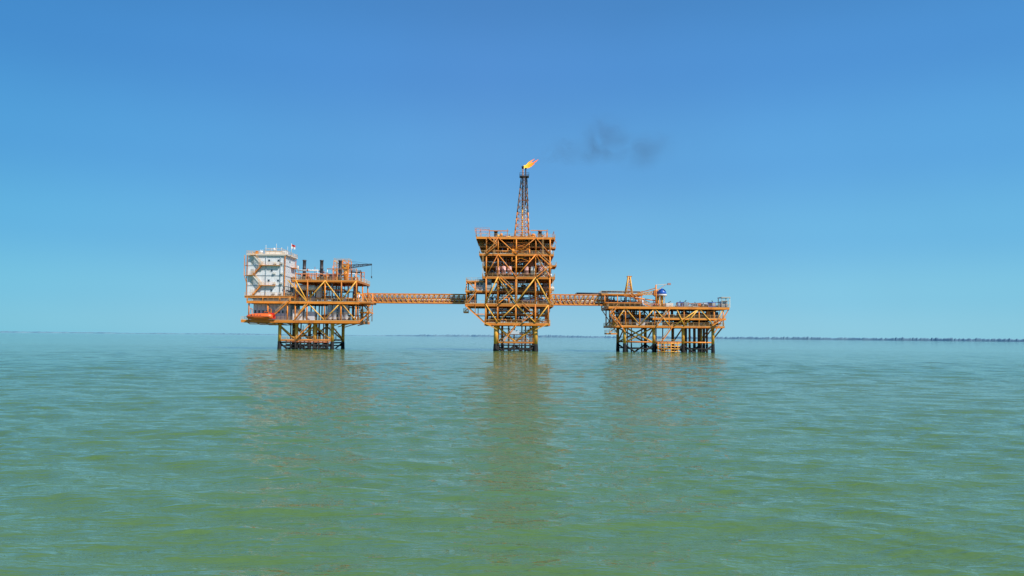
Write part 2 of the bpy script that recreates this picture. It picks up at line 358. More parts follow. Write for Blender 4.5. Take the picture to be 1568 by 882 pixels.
def crane(T,x,d,ybase,ycab,tip,matm,matb,cabmat,hook=True,ay=8):
    E=empty('pedestal_crane',T(x,d,ybase)); b=B('pedestal'); b.tube(T(x,d,ybase),T(x,d,ycab),.75,matm,14); b.tube(T(x,d,ycab+1),T(x,d,ycab),1.1,'dark',14); b.build(E)
    b=B('cab'); p=T(x,d,ycab); b.box(p+Vector((-1.3,-1.1,.05)),p+Vector((1.3,1.1,1.9)),cabmat); b.box(p+Vector((-.9,-1.15,.7)),p+Vector((.2,-1.1,1.6)),'glass')
    tx=T(*tip); s=1 if tx.x>p.x else -1
    A=p+Vector((-s*1.0,0,ay*S+1.6)); 
    for dy in (-.8,.8): b.beam(p+Vector((s*.9,dy,1.9)),A+Vector((0,dy*.3,0)),.2,matm); b.beam(p+Vector((-s*1.2,dy,1.9)),A+Vector((0,dy*.3,0)),.2,matm)
    b.build(E)
    b=B('boom'); r=p+Vector((s*1.3,0,1.0)); lattice(b,r,tx,1.1,.4,10,matb,.16,tb=.1)
    b.beam(A,tx,.07,'dark'); b.beam(A,r.lerp(tx,.6),.07,'dark')
    if hook:
        h=tx+Vector((0,0,-4.2)); b.beam(tx,h,.08,'dark'); b.tube(h,h+Vector((0,0,-.6)),.22,'dark',8); b.beam(h+Vector((0,0,-.6)),h+Vector((s*.2,0,-1)),.1,'dark')
    b.build(E)
crane(T,521,8,428,409,(562,8,401),'orange','dark','orange')

# ================================================================== bridges
def bridge(T,x0,x1,y0,y1,d0,d1,name,n,extra=0):
    E=empty(name,T((x0+x1)/2,(d0+d1)/2,y1)); b=B('truss')
    for d in (d0,d1):
        b.beam(T(x0,d,y0),T(x1,d,y0),.34,'orange'); b.beam(T(x0,d,y1),T(x1,d,y1),.38,'orange')
        for i in range(n+1):
            x=x0+(x1-x0)*i/n; b.beam(T(x,d,y0),T(x,d,y1),.22,'orange')
            if i<n:
                xn=x0+(x1-x0)*(i+1)/n
                if i<n/2: b.beam(T(x,d,y0),T(xn,d,y1),.2,'yellow')
                else: b.beam(T(x,d,y1),T(xn,d,y0),.2,'yellow')
    for i in range(n+1):
        x=x0+(x1-x0)*i/n
        for y in (y0,y1): b.beam(T(x,d0,y),T(x,d1,y),.2,'orange')
        if i<n:
            xn=x0+(x1-x0)*(i+1)/n; b.beam(T(x,d0,y0),T(xn,d1,y0),.14,'orange')
    b.build(E); b=B('walkway')
    p=T(x0,d0+.3,y1-.8);q_=T(x1,d1-.3,y1-.8); b.box(p,(q_.x,q_.y,p.z+.05),'deck')
    railing(b,[T(x0,d0+.25,y1-1),T(x1,d0+.25,y1-1)]); b.build(E)
    b=B('pipes')
    for i,(fy,fd,r,m) in enumerate(((.78,.35,.22,'rust'),(.6,.6,.28,'cream'),(.45,.3,.15,'orange'),(.5,.8,.2,'orange'),(.3,.7,.14,'grey'),(.86,.75,.3,'pink'),(.2,.4,.12,'orange'))):
        b.tube(T(x0-2,d0+(d1-d0)*fd,y0+(y1-y0)*fy),T(x1+2,d0+(d1-d0)*fd,y0+(y1-y0)*fy),r,m,10)
    if extra: b.tube(T(x0+(x1-x0)*.45,d0+1,y0-2.5),T(x1,d0+1,y0-2.5),.3,'dark',10); b.tube(T(x0+(x1-x0)*.45,d0+1,y0-2.5),T(x0+(x1-x0)*.45-3,d0+1,y0+2),.3,'dark',10)
    b.build(E)
bridge(mk(536.6),549,716,448.5,462.5,9,12.4,'pipe_bridge',21)
bridge(mk(539.2),846,936,450,466,9,12.4,'pipe_bridge',12,1)

# ================================================================== CENTRE: processing platform
T=mk(538); P=empty('offshore_gas_processing_platform',T(790,12,538))
j=B('jacket'); XL=[760,821]
legs(j,T,XL,(2,21),496,528,.78)
for d in (2,21):
    j.tube(T(760,d,499),T(790,d,524),.32,'yellow',8); j.tube(T(821,d,499),T(790,d,524),.32,'yellow',8)
    j.tube(T(760,d,525),T(821,d,525),.34,'orange',8); j.tube(T(760,d,512),T(821,d,512),.2,'orange',8)
    for x in (760,790): j.tube(T(x,d,530),T(x+15,d,542),.36,'black',8); j.tube(T(x+30,d,530),T(x+15,d,542),.36,'black',8)
    j.tube(T(760,d,535),T(821,d,535),.25,'black',8)
j.tube(T(760,21,526),T(790,21,500),.32,'yellow',8)
for x in XL: j.tube(T(x,2,499),T(x,21,524),.3,'orange',8); j.tube(T(x,2,526),T(x,21,526),.3,'orange',8); j.tube(T(x,2,530),T(x,21,540),.3,'black',8)
for x,d in ((770,6),(779,9),(788,5),(800,5),(806,10),(813,7),(768,16)):
    j.tube(T(x,d,550),T(x,d,528),.27,'black',8); j.tube(T(x,d,528),T(x,d,496),.24,random.choice(['orange','yellow','rust','cream']),8)
deck(j,T,764,817,1,7,524,'orange',.35); rect_rail(j,T,764,817,1,7,524)
stair(j,T(772,0,523),T(792,0,497)); stair(j,T(812,3,523),T(796,3,510))
j.box(T(782,.8,512),T(796,4,506),'silver'); pipes(j,T(765,0,0).x,T(816,0,0).x,2,10,T(0,0,524).z,T(0,0,499).z,12,['orange','yellow','rust','cream'])
for x in range(764,820,8): j.tube(T(x,0,548),T(x,0,527),.2,'black',8)
j.tube(T(762,0,529),T(819,0,529),.22,'black',8)
j.build(P)
dk=B('decks')
LV=[(742,843,495,.8),(712,848,466,.8),(738,850,424,.7),(733,848,389,.6),(728,850,363,.6)]
for x0,x1,y,g in LV: deck(dk,T,x0,x1,0,24,y,'orange',g)
XC=[744,762,790,820,842]
for i in range(4):
    y0=LV[i][2];y1=LV[i+1][2]
    for d in (.25,8,16,23.7): cols(dk,T,XC if i>0 else [744,762,790,820,840],[d],y0,y1,.62 if i<2 else .5)
for d in (-.15,24): 
    vbrace(dk,T,[744,762,790,820,842],d,465,425,.5,'yellow'); vbrace(dk,T,[744,762,790,820,842],d,389,364,.35,'orange')
    vbrace(dk,T,[744,762,790,820,842],d,424,390,.35,'orange')
    vbrace(dk,T,[744,762,790,820,840],d,467,494,.4,'yellow')
    dk.beam(T(742,d,495),T(713,d,469),.35,'orange'); dk.beam(T(728,d,482),T(742,d,482),.3,'orange'); dk.beam(T(728,d,482),T(728,d,467),.25,'orange')
    dk.beam(T(762,d,505),T(744,d,496),.35,'yellow'); dk.beam(T(820,d,505),T(840,d,496),.35,'yellow')
deck(dk,T,712,760,1,14,446,'orange',.45); deck(dk,T,760,846,4,22,445,'orange',.4); deck(dk,T,738,846,3,22,407,'orange',.4); deck(dk,T,745,838,3,20,481,'orange',.4); deck(dk,T,733,846,3,22,376,'orange',.35)
for x in (714,727): dk.tube(T(x,1.2,466),T(x,1.2,430),.18,'orange',8); dk.tube(T(x,13,466),T(x,13,430),.18,'orange',8)
deck(dk,T,713,740,1,13,431,'orange',.3)
deck(dk,T,709,716,3,9,478,'orange',.3); deck(dk,T,846,852,5,12,376,'orange',.3); deck(dk,T,844,853,3,15,405,'orange',.3)
st=B('stairs')
stair(st,T(716,.2,465),T(730,.2,447)); stair(st,T(730,.2,446),T(716,.2,432)); stair(st,T(764,-1,465),T(786,-1,446)); stair(st,T(786,-1,445),T(766,-1,426),side=Vector((0,-1,0)))
stair(st,T(822,-1,424),T(842,-1,407)); stair(st,T(842,-1,406),T(824,-1,390)); stair(st,T(744,-1,389),T(760,-1,376)); stair(st,T(760,-1,375),T(746,-1,364)); stair(st,T(800,-1,494),T(816,-1,481)); stair(st,T(816,-1,480),T(800,-1,467))
stair(st,T(712,2,477),T(724,2,467))
for x,y0,y1 in ((755,363,389),(830,363,389),(738,389,424),(846,424,466),(790,424,466)): ladder(st,T(x,0,0).x,-.35,T(0,0,y1).z,T(0,0,y0).z)
st.build(P); dk.build(P)
rl=B('railings')
for x0,x1,y,g in LV: rect_rail(rl,T,x0,x1,0,24,y)
rect_rail(rl,T,712,760,1,14,446); rect_rail(rl,T,713,740,1,13,431); rect_rail(rl,T,738,846,3,22,407); rect_rail(rl,T,745,838,3,20,481); rect_rail(rl,T,733,846,3,22,376); rect_rail(rl,T,760,846,4,22,445); rect_rail(rl,T,709,716,3,9,478); rect_rail(rl,T,844,853,3,15,405); rect_rail(rl,T,846,852,5,12,376)
rect_rail(rl,T,726,748,-1,6,354,mat='pink'); 
rl.build(P)
eq=B('process_equipment')
clutter(eq,T,745,840,1,22,494.8,482,14,pn=36); clutter(eq,T,745,840,1,22,480.8,467,10,pn=30)
clutter(eq,T,742,846,.8,22,465.8,446,18,('silver','cream','orange','grey','pink'),pn=50); clutter(eq,T,762,846,1,22,444.8,426,14,('silver','cream','orange','grey','pink'),pn=44)
clutter(eq,T,740,846,.8,22,423.8,408,16,('pink','pink','cream','rust','pink'),pn=40); clutter(eq,T,740,846,.8,22,406.8,391,12,('orange','rust','orange','yellow','cream'),pn=50)
clutter(eq,T,736,846,.8,22,388.8,377,14,('orange','rust','grey','yellow'),pn=46); clutter(eq,T,736,846,.8,22,375.8,365,10,('orange','rust','cream','yellow'),pn=40)
clutter(eq,T,750,846,.8,22,362.8,350,14,('rust','orange','orange','yellow'),pn=20,tall=.7)
for x in (762,771,780,806,816,828,836): eq.vessel(T(x,1.6,421),T(x,1.6,407),.8,random.choice(['pink','pink','cream']),14)
for x in (758,827): stack(eq,T(x,0,0).x,4,T(0,0,376).z,T(0,0,351).z,.62)
stack(eq,T(842,0,0).x,8,T(0,0,376).z,T(0,0,364).z,.4)
for (x0,x1,ya,yb,dd) in ((727,741,445.8,428,2),(743,752,446,427,1.2),(718,728,465.8,452,3)):
    eq.box(T(x0,dd,ya),T(x1,dd+7,yb),'grey')
    for t in (.3,.7):
        p=T(x0+(x1-x0)*t,dd,(ya+yb)/2); eq.box((p.x-.4,dd-.05,p.z),(p.x+.4,dd-.01,p.z+.9),'glass')
for x in (734,748,766,776,812,824,838,848):
    h=U(8,13); eq.beam(T(x,.6,363),T(x,.6,363-h),.14,'orange'); eq.beam(T(x,9,363),T(x,9,363-h),.14,'orange'); eq.beam(T(x,.6,363-h),T(x,9,363-h),.14,'orange')
eq.beam(T(748,.6,353),T(778,.6,353),.3,'orange'); eq.beam(T(812,.6,352),T(838,.6,352),.25,'orange'); eq.beam(T(728,0,350),T(748,0,352),.2,'pink'); eq.beam(T(728,0,363),T(728,0,350),.22,'orange')
eq.beam(T(846,0,363),T(852,0,372),.2,'orange')
eq.build(P)
E=empty('flare_tower',T(797,5,388)); b=B('lattice_mast')
def tower_pt(f,s):
    cx=797+(801.5-797)*f; hw=14+(4.3-14)*f; hd=3.2+(1.0-3.2)*f
    return T(cx+hw*s[0],3.6+hd*s[1]+1.4*f,400+(265-400)*f)
C=[(-1,-1),(1,-1),(1,1),(-1,1)]; N=14
def tm(f): return 'orange' if f<.55 else('soot' if f<.82 else 'dark')
for s_ in C:
    for i in range(N):
        f0,f1=i/N,(i+1)/N; b.tube(tower_pt(f0,s_),tower_pt(f1,s_),.24-.06*f0,tm(f0),8)
for i in range(N+1):
    f=i/N; m=tm(f)
    for k in range(4):
        b.beam(tower_pt(f,C[k]),tower_pt(f,C[(k+1)%4]),.14,m)
        if i<N:
            b.beam(tower_pt(f,C[k]),tower_pt((i+1)/N,C[(k+1)%4]),.13,m); b.beam(tower_pt(f,C[(k+1)%4]),tower_pt((i+1)/N,C[k]),.13,m)
b.build(E); b=B('flare_risers')
b.tube(T(799,5,395),T(799.3,5,310),.26,'yellow',10); b.tube(T(804,5.4,395),T(804,5.4,310),.22,'grey',10)
b.tube(T(799.3,5,310),T(799.5,5,251),.24,'soot',10); b.tube(T(804,5.4,310),T(804,5.4,250),.22,'dark',10)
for x in (799.3,804): b.lathe(T(x,5,252),T(x,5,247.5),[(0,.28),(.5,.4),(1,.42)],'black',10)
b.build(E); b=B('top_platform')
b.box(T(794.5,3.4,265),T(809,6.8,264.3),'dark'); rect_rail(b,T,794.5,809,3.4,6.8,264.2,mat='dark',t=.09); b.box(T(798,3.8,302),T(809,6,301.4),'rust')
ladder(b,T(801,0,0).x,3.0,T(0,0,330).z,T(0,0,265).z,'soot')
b.build(E)

# flame
fm=bpy.data.materials.new('burning_gas_flame'); fm.use_nodes=True; nt=fm.node_tree; nt.nodes.clear()
o=nt.nodes.new('ShaderNodeOutputMaterial'); em=nt.nodes.new('ShaderNodeEmission'); tc=nt.nodes.new('ShaderNodeTexCoord'); sx=nt.nodes.new('ShaderNodeSeparateXYZ')
no=nt.nodes.new('ShaderNodeTexNoise'); no.inputs['Scale'].default_value=1.3; no.inputs['Detail'].default_value=4
ad=nt.nodes.new('ShaderNodeMath'); ad.operation='MULTIPLY_ADD'; ad.inputs[1].default_value=.6
rp=nt.nodes.new('ShaderNodeValToRGB'); rp.color_ramp.elements[0].position=.45; rp.color_ramp.elements[0].color=(1,.68,.10,1); rp.color_ramp.elements[1].position=1.0; rp.color_ramp.elements[1].color=(.95,.2,.03,1)
e2=rp.color_ramp.elements.new(.75); e2.color=(1,.42,.03,1)
nt.links.new(tc.outputs['Generated'],sx.inputs[0]); nt.links.new(tc.outputs['Object'],no.inputs['Vector'])
nt.links.new(no.outputs['Fac'],ad.inputs[0]); nt.links.new(sx.outputs['X'],ad.inputs[2]); nt.links.new(ad.outputs[0],rp.inputs[0]); nt.links.new(rp.outputs[0],em.inputs[0]); em.inputs[1].default_value=1.5; nt.links.new(em.outputs[0],o.inputs[0])
M['flame']=fm
E=empty('gas_flame',T(804,5,249)); b=B('flame_tongues')
def tongue(p,q,r,bend,seed):
    rnd=random.Random(seed); n=14; k=12; o_=len(b.v); mi=b.mi('flame'); p=Vector(p);q=Vector(q)
    for i in range(n+1):
        f=i/n; c=p.lerp(q,f)+Vector((0,0,bend*math.sin(f*3.14)))+Vector((0,rnd.uniform(-.1,.1),rnd.uniform(-.14,.14)))
        rr=r*(math.sin(min(1,f*2.2+.25)*1.57))*(1-f)**.75+.03
        for a_ in range(k):
            an=6.283*a_/k; w=rr*(1+rnd.uniform(-.25,.25)); b.v.append((c.x+.4*w*math.cos(an),c.y+w*math.sin(an)*.8,c.z+w*math.cos(an)))
    for i in range(n):
        for a_ in range(k):
            a2=(a_+1)%k; b.f.append((o_+i*k+a_,o_+i*k+a2,o_+(i+1)*k+a2,o_+(i+1)*k+a_)); b.m.append(mi); b.sm.append(True)
tongue(T(801.5,5,249),T(824,5,237),1.0,-.25,1); tongue(T(803,5.2,248),T(818,4.6,236),.7,.1,2); tongue(T(806,4.9,249.5),T(818,5,243),.55,-.2,3); tongue(T(798.8,5,249),T(803,5,246),.35,0,4); tongue(T(804,5,247),T(812,5.2,239),.5,.2,5)
b.build(E)

# smoke plume
sm=bpy.data.materials.new('dark_smoke'); sm.use_nodes=True; nt=sm.node_tree; nt.nodes.clear()
o=nt.nodes.new('ShaderNodeOutputMaterial'); pv=nt.nodes.new('ShaderNodeVolumePrincipled'); pv.inputs['Color'].default_value=(.18,.22,.30,1)
tc=nt.nodes.new('ShaderNodeTexCoord'); ln=nt.nodes.new('ShaderNodeVectorMath'); ln.operation='LENGTH'; ge=nt.nodes.new('ShaderNodeNewGeometry')
mr=nt.nodes.new('ShaderNodeMapRange'); mr.interpolation_type='SMOOTHSTEP'; mr.inputs['From Min'].default_value=1; mr.inputs['From Max'].default_value=.1
no=nt.nodes.new('ShaderNodeTexNoise'); no.inputs['Scale'].default_value=.13; no.inputs['Detail'].default_value=6; no.inputs['Roughness'].default_value=.62; no.inputs['Distortion'].default_value=.7
mn=nt.nodes.new('ShaderNodeMapRange'); mn.inputs['From Min'].default_value=.36; mn.inputs['From Max'].default_value=.75
mu=nt.nodes.new('ShaderNodeMath'); mu.operation='MULTIPLY'; m2=nt.nodes.new('ShaderNodeMath'); m2.operation='MULTIPLY'; m2.inputs[1].default_value=.075
l=nt.links; l.new(tc.outputs['Object'],ln.inputs[0]); l.new(ln.outputs['Value'],mr.inputs['Value']); l.new(ge.outputs['Position'],no.inputs['Vector']); l.new(no.outputs['Fac'],mn.inputs['Value'])
l.new(mr.outputs[0],mu.inputs[0]); l.new(mn.outputs[0],mu.inputs[1]); l.new(mu.outputs[0],m2.inputs[0]); l.new(m2.outputs[0],pv.inputs['Density']); l.new(pv.outputs[0],o.inputs['Volume'])
E=empty('smoke_plume',T(820,5,240))
for i,(x,y,rx,rz) in enumerate(((830,237,4,2.4),(842,229,6,3.5),(864,213,10,5),(888,227,13,5),(916,196,9,10),(912,224,11,6),(984,224,11,8),(950,208,15,8),(936,178,10,8),(1015,205,12,8))):
    me=bpy.data.meshes.new('puff_%d'%i); bm=bmesh.new(); bmesh.ops.create_icosphere(bm,subdivisions=3,radius=1); bm.to_mesh(me); bm.free(); me.materials.append(sm)
    ob=bpy.data.objects.new('puff_%d'%i,me); scene.collection.objects.link(ob); ob.parent=E; ob.location=T(x,5+i,y)-E.location; ob.scale=(rx,4,rz)

# ================================================================== RIGHT: wellhead platform
T=mk(540.5); P=empty('offshore_wellhead_platform',T(1025,12,540))
j=B('jacket'); X4=[958,1003,1048,1094]
legs(j,T,X4,(2,20),500,528,.55)
for d in (2,20):
    for a_,c_ in ((958,1003),):
        j.tube(T(a_,d,502),T(c_,d,526),.27,'yellow',8); j.tube(T(a_,d,526),T(c_,d,502),.27,'yellow',8)
    for a_,c_ in zip(X4[:-1],X4[1:]):
        j.tube(T(a_,d,525),T(c_,d,525),.26,'orange',8); j.tube(T(a_,d,529),T((a_+c_)/2,d,545),.3,'black',8); j.tube(T(c_,d,529),T((a_+c_)/2,d,545),.3,'black',8); j.tube(T(a_,d,535),T(c_,d,535),.2,'black',8)
    j.tube(T(1094,d,520),T(1110,d,500),.24,'orange',8)
for x in X4: j.tube(T(x,2,502),T(x,20,526),.25,'orange',8)
for x,d in ((1054,5),(1061,5),(1068,5),(1075,5),(1083,5),(1089,6),(1057,10),(1066,10),(1074,10),(1082,10),(1090,11),(1078,15),(1065,15),(1086,15)):
    j.tube(T(x,d,555),T(x,d,529),.42,'black',10); j.tube(T(x,d,529),T(x,d,488),.38,random.choice(['brown','rust','brown']),10)
for x,d in ((966,8),(975,12),(988,7),(996,12),(1012,9),(1025,12),(1038,8)):
    j.tube(T(x,d,555),T(x,d,528),.25,'black',8); j.tube(T(x,d,528),T(x,d,500),.2,random.choice(['orange','rust','orange']),8)
for y in (527,531,535,539): j.tube(T(1006,-1,y),T(1040,-1,y),.17,'yellow',8); j.tube(T(1006,1.4,y),T(1040,1.4,y),.15,'rust',8)
for x in range(1007,1041,5): j.tube(T(x,-1,548),T(x,-1,525),.17,'orange' if x%2 else 'rust',8); j.beam(T(x,-1,527),T(x,1.4,527),.15,'orange')
deck(j,T,1006,1041,-.8,1.4,526,'orange',.3); stair(j,T(1012,-.6,526),T(1030,-.6,501)); rect_rail(j,T,1006,1041,-.8,1.4,526)
j.build(P)
dk=B('decks')
deck(dk,T,936,1110,0,23,500,'orange',.55); deck(dk,T,932,1117,-.5,23,471,'orange',.65); deck(dk,T,1000,1112,0,22,488,'orange',.5); deck(dk,T,930,1000,6,20,463,'orange',.35)
deck(dk,T,925,990,7,17,450,'orange',.4)
for d in (.2,11,22.5): 
    cols(dk,T,[940,958,980,1003],[d],500,471,.45); cols(dk,T,[1025,1048,1071,1094,1108],[d],500,471,.45)
for d in (7.2,16.8): cols(dk,T,[930,950,970,988],[d],471,450,.35)
for d in (-.1,22.8):
    vbrace(dk,T,[940,958,980,1003,1025],d,499,473,.36,'yellow'); vbrace(dk,T,[1071,1048,1036],d,473,499,.4,'yellow'); vbrace(dk,T,[1071,1094,1108],d,473,499,.35,'yellow'); dk.tube(T(1032,d,500),T(1071,d,473),.2,'yellow',8)
    dk.beam(T(1094,d,510),T(1116,d,474),.3,'orange'); dk.beam(T(958,d,510),T(934,d,474),.28,'orange')
deck(dk,T,930,946,1,8,512,'orange',.3); stair(dk,T(934,.4,511),T(946,.4,501)); stair(dk,T(946,-1,499),T(934,-1,484)); stair(dk,T(934,-1,483),T(946,-1,472)); 
stair(dk,T(1006,-1.3,499),T(1026,-1.3,473)); stair(dk,T(1090,-1.2,499),T(1108,-1.2,488)); stair(dk,T(1000,4,470),T(985,4,463)); stair(dk,T(985,6,462),T(970,6,451))
for x in (1106,1118):
    for d in (0,5): dk.beam(T(x,d,471),T(x,d,455),.25,'cream')
dk.box(T(1105,-.3,456),T(1119,5.3,454.8),'cream'); dk.box(T(1107,1,470.8),T(1116,4.5,461),'grey')
for y in (461,466): dk.beam(T(1106,0,y),T(1118,0,y),.12,'rail')
dk.build(P)
rl=B('railings')
rect_rail(rl,T,936,1110,0,23,500); rect_rail(rl,T,932,1117,-.5,23,471); rect_rail(rl,T,1000,1112,0,22,488); rect_rail(rl,T,925,990,7,17,450); rect_rail(rl,T,930,946,1,8,512)
rl.build(P)
eq=B('wellhead_equipment')
clutter(eq,T,940,1003,.8,21,499.8,473,18,pn=50); clutter(eq,T,1003,1108,.8,21,499.8,489,14,('rust','grey','cream','orange','brown'),pn=44); clutter(eq,T,1003,1108,.8,21,487.8,473,14,('rust','grey','cream','orange','brown'),pn=50)
clutter(eq,T,1036,1104,1,21,470.8,464,14,('grey','rust','cream','silver','dark'),pn=16,tall=.8)
clutter(eq,T,934,1000,8,20,470.8,452,10,('cream','grey','orange','rust'),pn=30); clutter(eq,T,985,1034,1,20,470.8,458,8,('grey','cream','orange'),pn=14)
for i in range(9):
    x=1052+i*5.5; p=T(x,3+(i%2)*3,487.8); eq.tube(p,p+Vector((0,0,2.2)),.22,'red' if i%3==0 else 'grey',8); eq.tube(p+Vector((-.6,0,1.3)),p+Vector((.6,0,1.3)),.16,'grey',8); eq.tube(p+Vector((0,0,1.7)),p+Vector((0,0,1.95)),.35,'rust',10)
for x in (1043,1052,1066,1080,1092): skid(eq,T(x,0,0).x,1.6,T(0,0,470.8).z,U(1.4,2.6),1.5,U(1,1.9),random.choice(['grey','blue','silver','dark']))
eq.beam(T(1036,1,466),T(1104,1,463),.18,'rust'); eq.tube(T(925,8,446.5),T(986,8,446.5),.3,'dark',10); eq.tube(T(960,7,453),T(1010,7,460),.2,'orange',8)
eq.build(P)
E=empty('a_frame_derrick',T(969,9,450)); b=B('frame')
for dx,dd in ((-6,-1.5),(5,-1.5),(5,1.5),(-6,1.5)):
    b.tube(T(969+dx,9+dd,450),T(969+dx*.25+.6,9+dd*.3,422),.2,'yellow',8)
for k in range(6):
    f=k/6; g=(k+1)/6
    def q4(f,dx,dd): return T(969+dx*(1-.75*f)+.6*f,9+dd*(1-.7*f),450-28*f)
    cs=[(-6,-1.5),(5,-1.5),(5,1.5),(-6,1.5)]
    for i in range(4): b.beam(q4(f,*cs[i]),q4(g,*cs[(i+1)%4]),.13,'orange'); b.beam(q4(g,*cs[i]),q4(g,*cs[(i+1)%4]),.13,'orange')
b.box(T(966,8.4,422.5),T(973.5,9.6,421),'orange'); b.beam(T(969,9,421),T(969,9,418),.1,'cream'); b.build(E)
crane(T,1014,9,470,452,(980,9,450),'yellow','yellow','orange',False,4)
E=empty('blue_control_dome',T(1019,6,449)); b=B('dome'); b.lathe(T(1019,6,450),T(1019,6,441),[(0,1.55),(.3,1.6),(.8,1.5),(1.4,1.15),(1.8,.7),(2.05,.15)],'blue',18); b.tube(T(1019,6,453),T(1019,6,450),1.7,'cream',18); b.tube(T(1019,6,470.8),T(1019,6,453),.5,'yellow',12)
for x in (1015.5,1022.5): b.beam(T(x,5.2,470.8),T(x,5.2,452),.16,'yellow')
b.build(E)
E=empty('davit_arm',T(1006,5,450)); b=B('arm'); b.tube(T(1008,4,470.8),T(1008,4,436),.25,'orange',10); b.beam(T(1008,4,436),T(1031,4,434.5),.2,'cream'); b.beam(T(1008,4,446),T(1024,4,435),.14,'orange'); b.beam(T(980,5,449),T(1008,4,441),.3,'orange'); b.box(T(1026,3.6,436),T(1031,4.4,433),'pink'); b.build(E)

# ================================================================== SEA
def build_sea():
    cam=np.array([0.,-280.])
    rs=[6.0]
    while rs[-1]<420: rs.append(rs[-1]+max(.055,.0052*rs[-1]))
    while rs[-1]<40000: rs.append(rs[-1]*1.06)
    rs=np.array(rs); 
    th=np.concatenate([np.radians(np.arange(-55,55,.2)),np.radians(np.arange(55,305,1.25))])
    nr,ntn=len(rs),len(th)
    Rr,TH=np.meshgrid(rs,th,indexing='ij')
    X=cam[0]+Rr*np.sin(TH); Y=cam[1]+Rr*np.cos(TH)
    dth=np.where(TH<np.radians(55),np.radians(.2),np.radians(1.25)); cell=np.maximum(np.gradient(rs)[:,None]*np.ones_like(TH),Rr*dth)
    rg=np.random.default_rng(5); Z=np.zeros_like(X)
    WX=X+.9*np.sin(X*.21+Y*.13)+.6*np.sin(Y*.37-X*.15+2); WY=Y+.8*np.sin(X*.19-Y*.23+1)+.5*np.sin(X*.41+Y*.14)
    gust=.95+.3*np.sin(X*.031+1.3*np.sin(Y*.023))*np.sin(Y*.041+np.sin(X*.02))
    gust*=1-.42*np.exp(-((X-2-3*np.sin(Y*.05))/15)**2)   # calmer slick trailing from the middle platform
    for i in range(84):
        lam=.4*(8/.4)**(rg.random()); k=2*math.pi/lam
        ang=math.radians(-102+rg.normal()*22)
        slope=.031*(1 if lam<2.2 else (2.2/lam)**.8)
        a=slope/k; ph=rg.random()*6.283
        fade=np.clip(lam/(2.6*cell)-.8,0,1)
        s=np.sin(k*(WX*math.cos(ang)+WY*math.sin(ang))+ph)
        Z+=a*fade*gust*(s+.3*(s*s-.5))
    v=np.stack([X,Y,Z],-1).reshape(-1,3)
    v=np.vstack([v,[[cam[0],cam[1],0]]])
    i=np.arange(nr-1)[:,None]; jx=np.arange(ntn)[None,:]; j2=(jx+1)%ntn
    q=np.stack([i*ntn+jx,i*ntn+j2,(i+1)*ntn+j2,(i+1)*ntn+jx],-1).reshape(-1,4)[:, ::-1]
    c=len(v)-1; tri=np.stack([np.full(ntn,c),(np.arange(ntn)+1)%ntn,np.arange(ntn)],-1)
    me=bpy.data.meshes.new('sea'); me.vertices.add(len(v)); me.vertices.foreach_set('co',v.ravel().astype(np.float32))
    nl=q.size+tri.size; me.loops.add(nl); me.loops.foreach_set('vertex_index',np.concatenate([q.ravel(),tri.ravel()]).astype(np.int32))
    me.polygons.add(len(q)+len(tri)); st_=np.concatenate([np.arange(len(q))*4,len(q)*4+np.arange(len(tri))*3]).astype(np.int32)
    me.polygons.foreach_set('loop_start',st_)
    me.polygons.foreach_set('use_smooth',np.ones(len(q)+len(tri),dtype=bool)); me.update(calc_edges=True); me.validate()
    ob=bpy.data.objects.new('sea',me); scene.collection.objects.link(ob)
    m=bpy.data.materials.new('green_sea_water'); m.use_nodes=True; nt=m.node_tree; n=nt.nodes; l=nt.links; b=n['Principled BSDF']
    b.inputs['Roughness'].default_value=.04; b.inputs['IOR'].default_value=1.33; b.inputs['Specular IOR Level'].default_value=.5
    tc=n.new('ShaderNodeTexCoord')
    mp=n.new('ShaderNodeMapping'); mp.inputs['Scale'].default_value=(.005,.010,1); l.new(tc.outputs['Object'],mp.inputs[0])
    n1=n.new('ShaderNodeTexNoise'); n1.inputs['Scale'].default_value=1; n1.inputs['Detail'].default_value=3; l.new(mp.outputs[0],n1.inputs['Vector'])
    cr=n.new('ShaderNodeValToRGB'); cr.color_ramp.elements[0].position=.3; cr.color_ramp.elements[0].color=(.082,.165,.050,1); cr.color_ramp.elements[1].position=.7; cr.color_ramp.elements[1].color=(.105,.175,.050,1)
    l.new(n1.outputs['Fac'],cr.inputs[0]); l.new(cr.outputs[0],b.inputs['Base Color'])
    def nz(sx,sy,det,rot=.2):
        mp=n.new('ShaderNodeMapping'); mp.inputs['Scale'].default_value=(sx,sy,1); mp.inputs['Rotation'].default_value=(0,0,rot); l.new(tc.outputs['Object'],mp.inputs[0])
        t=n.new('ShaderNodeTexNoise'); t.inputs['Scale'].default_value=1; t.inputs['Detail'].default_value=det; t.inputs['Roughness'].default_value=.55; t.inputs['Distortion'].default_value=.3; l.new(mp.outputs[0],t.inputs['Vector']); return t
    f=nz(1.3,4.0,4,.12); g=nz(.28,.85,4,.12)
    b1=n.new('ShaderNodeBump'); b1.inputs['Strength'].default_value=1; b1.inputs['Distance'].default_value=.09; l.new(f.outputs['Fac'],b1.inputs['Height'])
    b2=n.new('ShaderNodeBump'); b2.inputs['Strength'].default_value=1; b2.inputs['Distance'].default_value=.2; l.new(g.outputs['Fac'],b2.inputs['Height']); l.new(b1.outputs[0],b2.inputs['Normal'])
    l.new(b2.outputs[0],b.inputs['Normal'])
    me.materials.append(m)
build_sea()

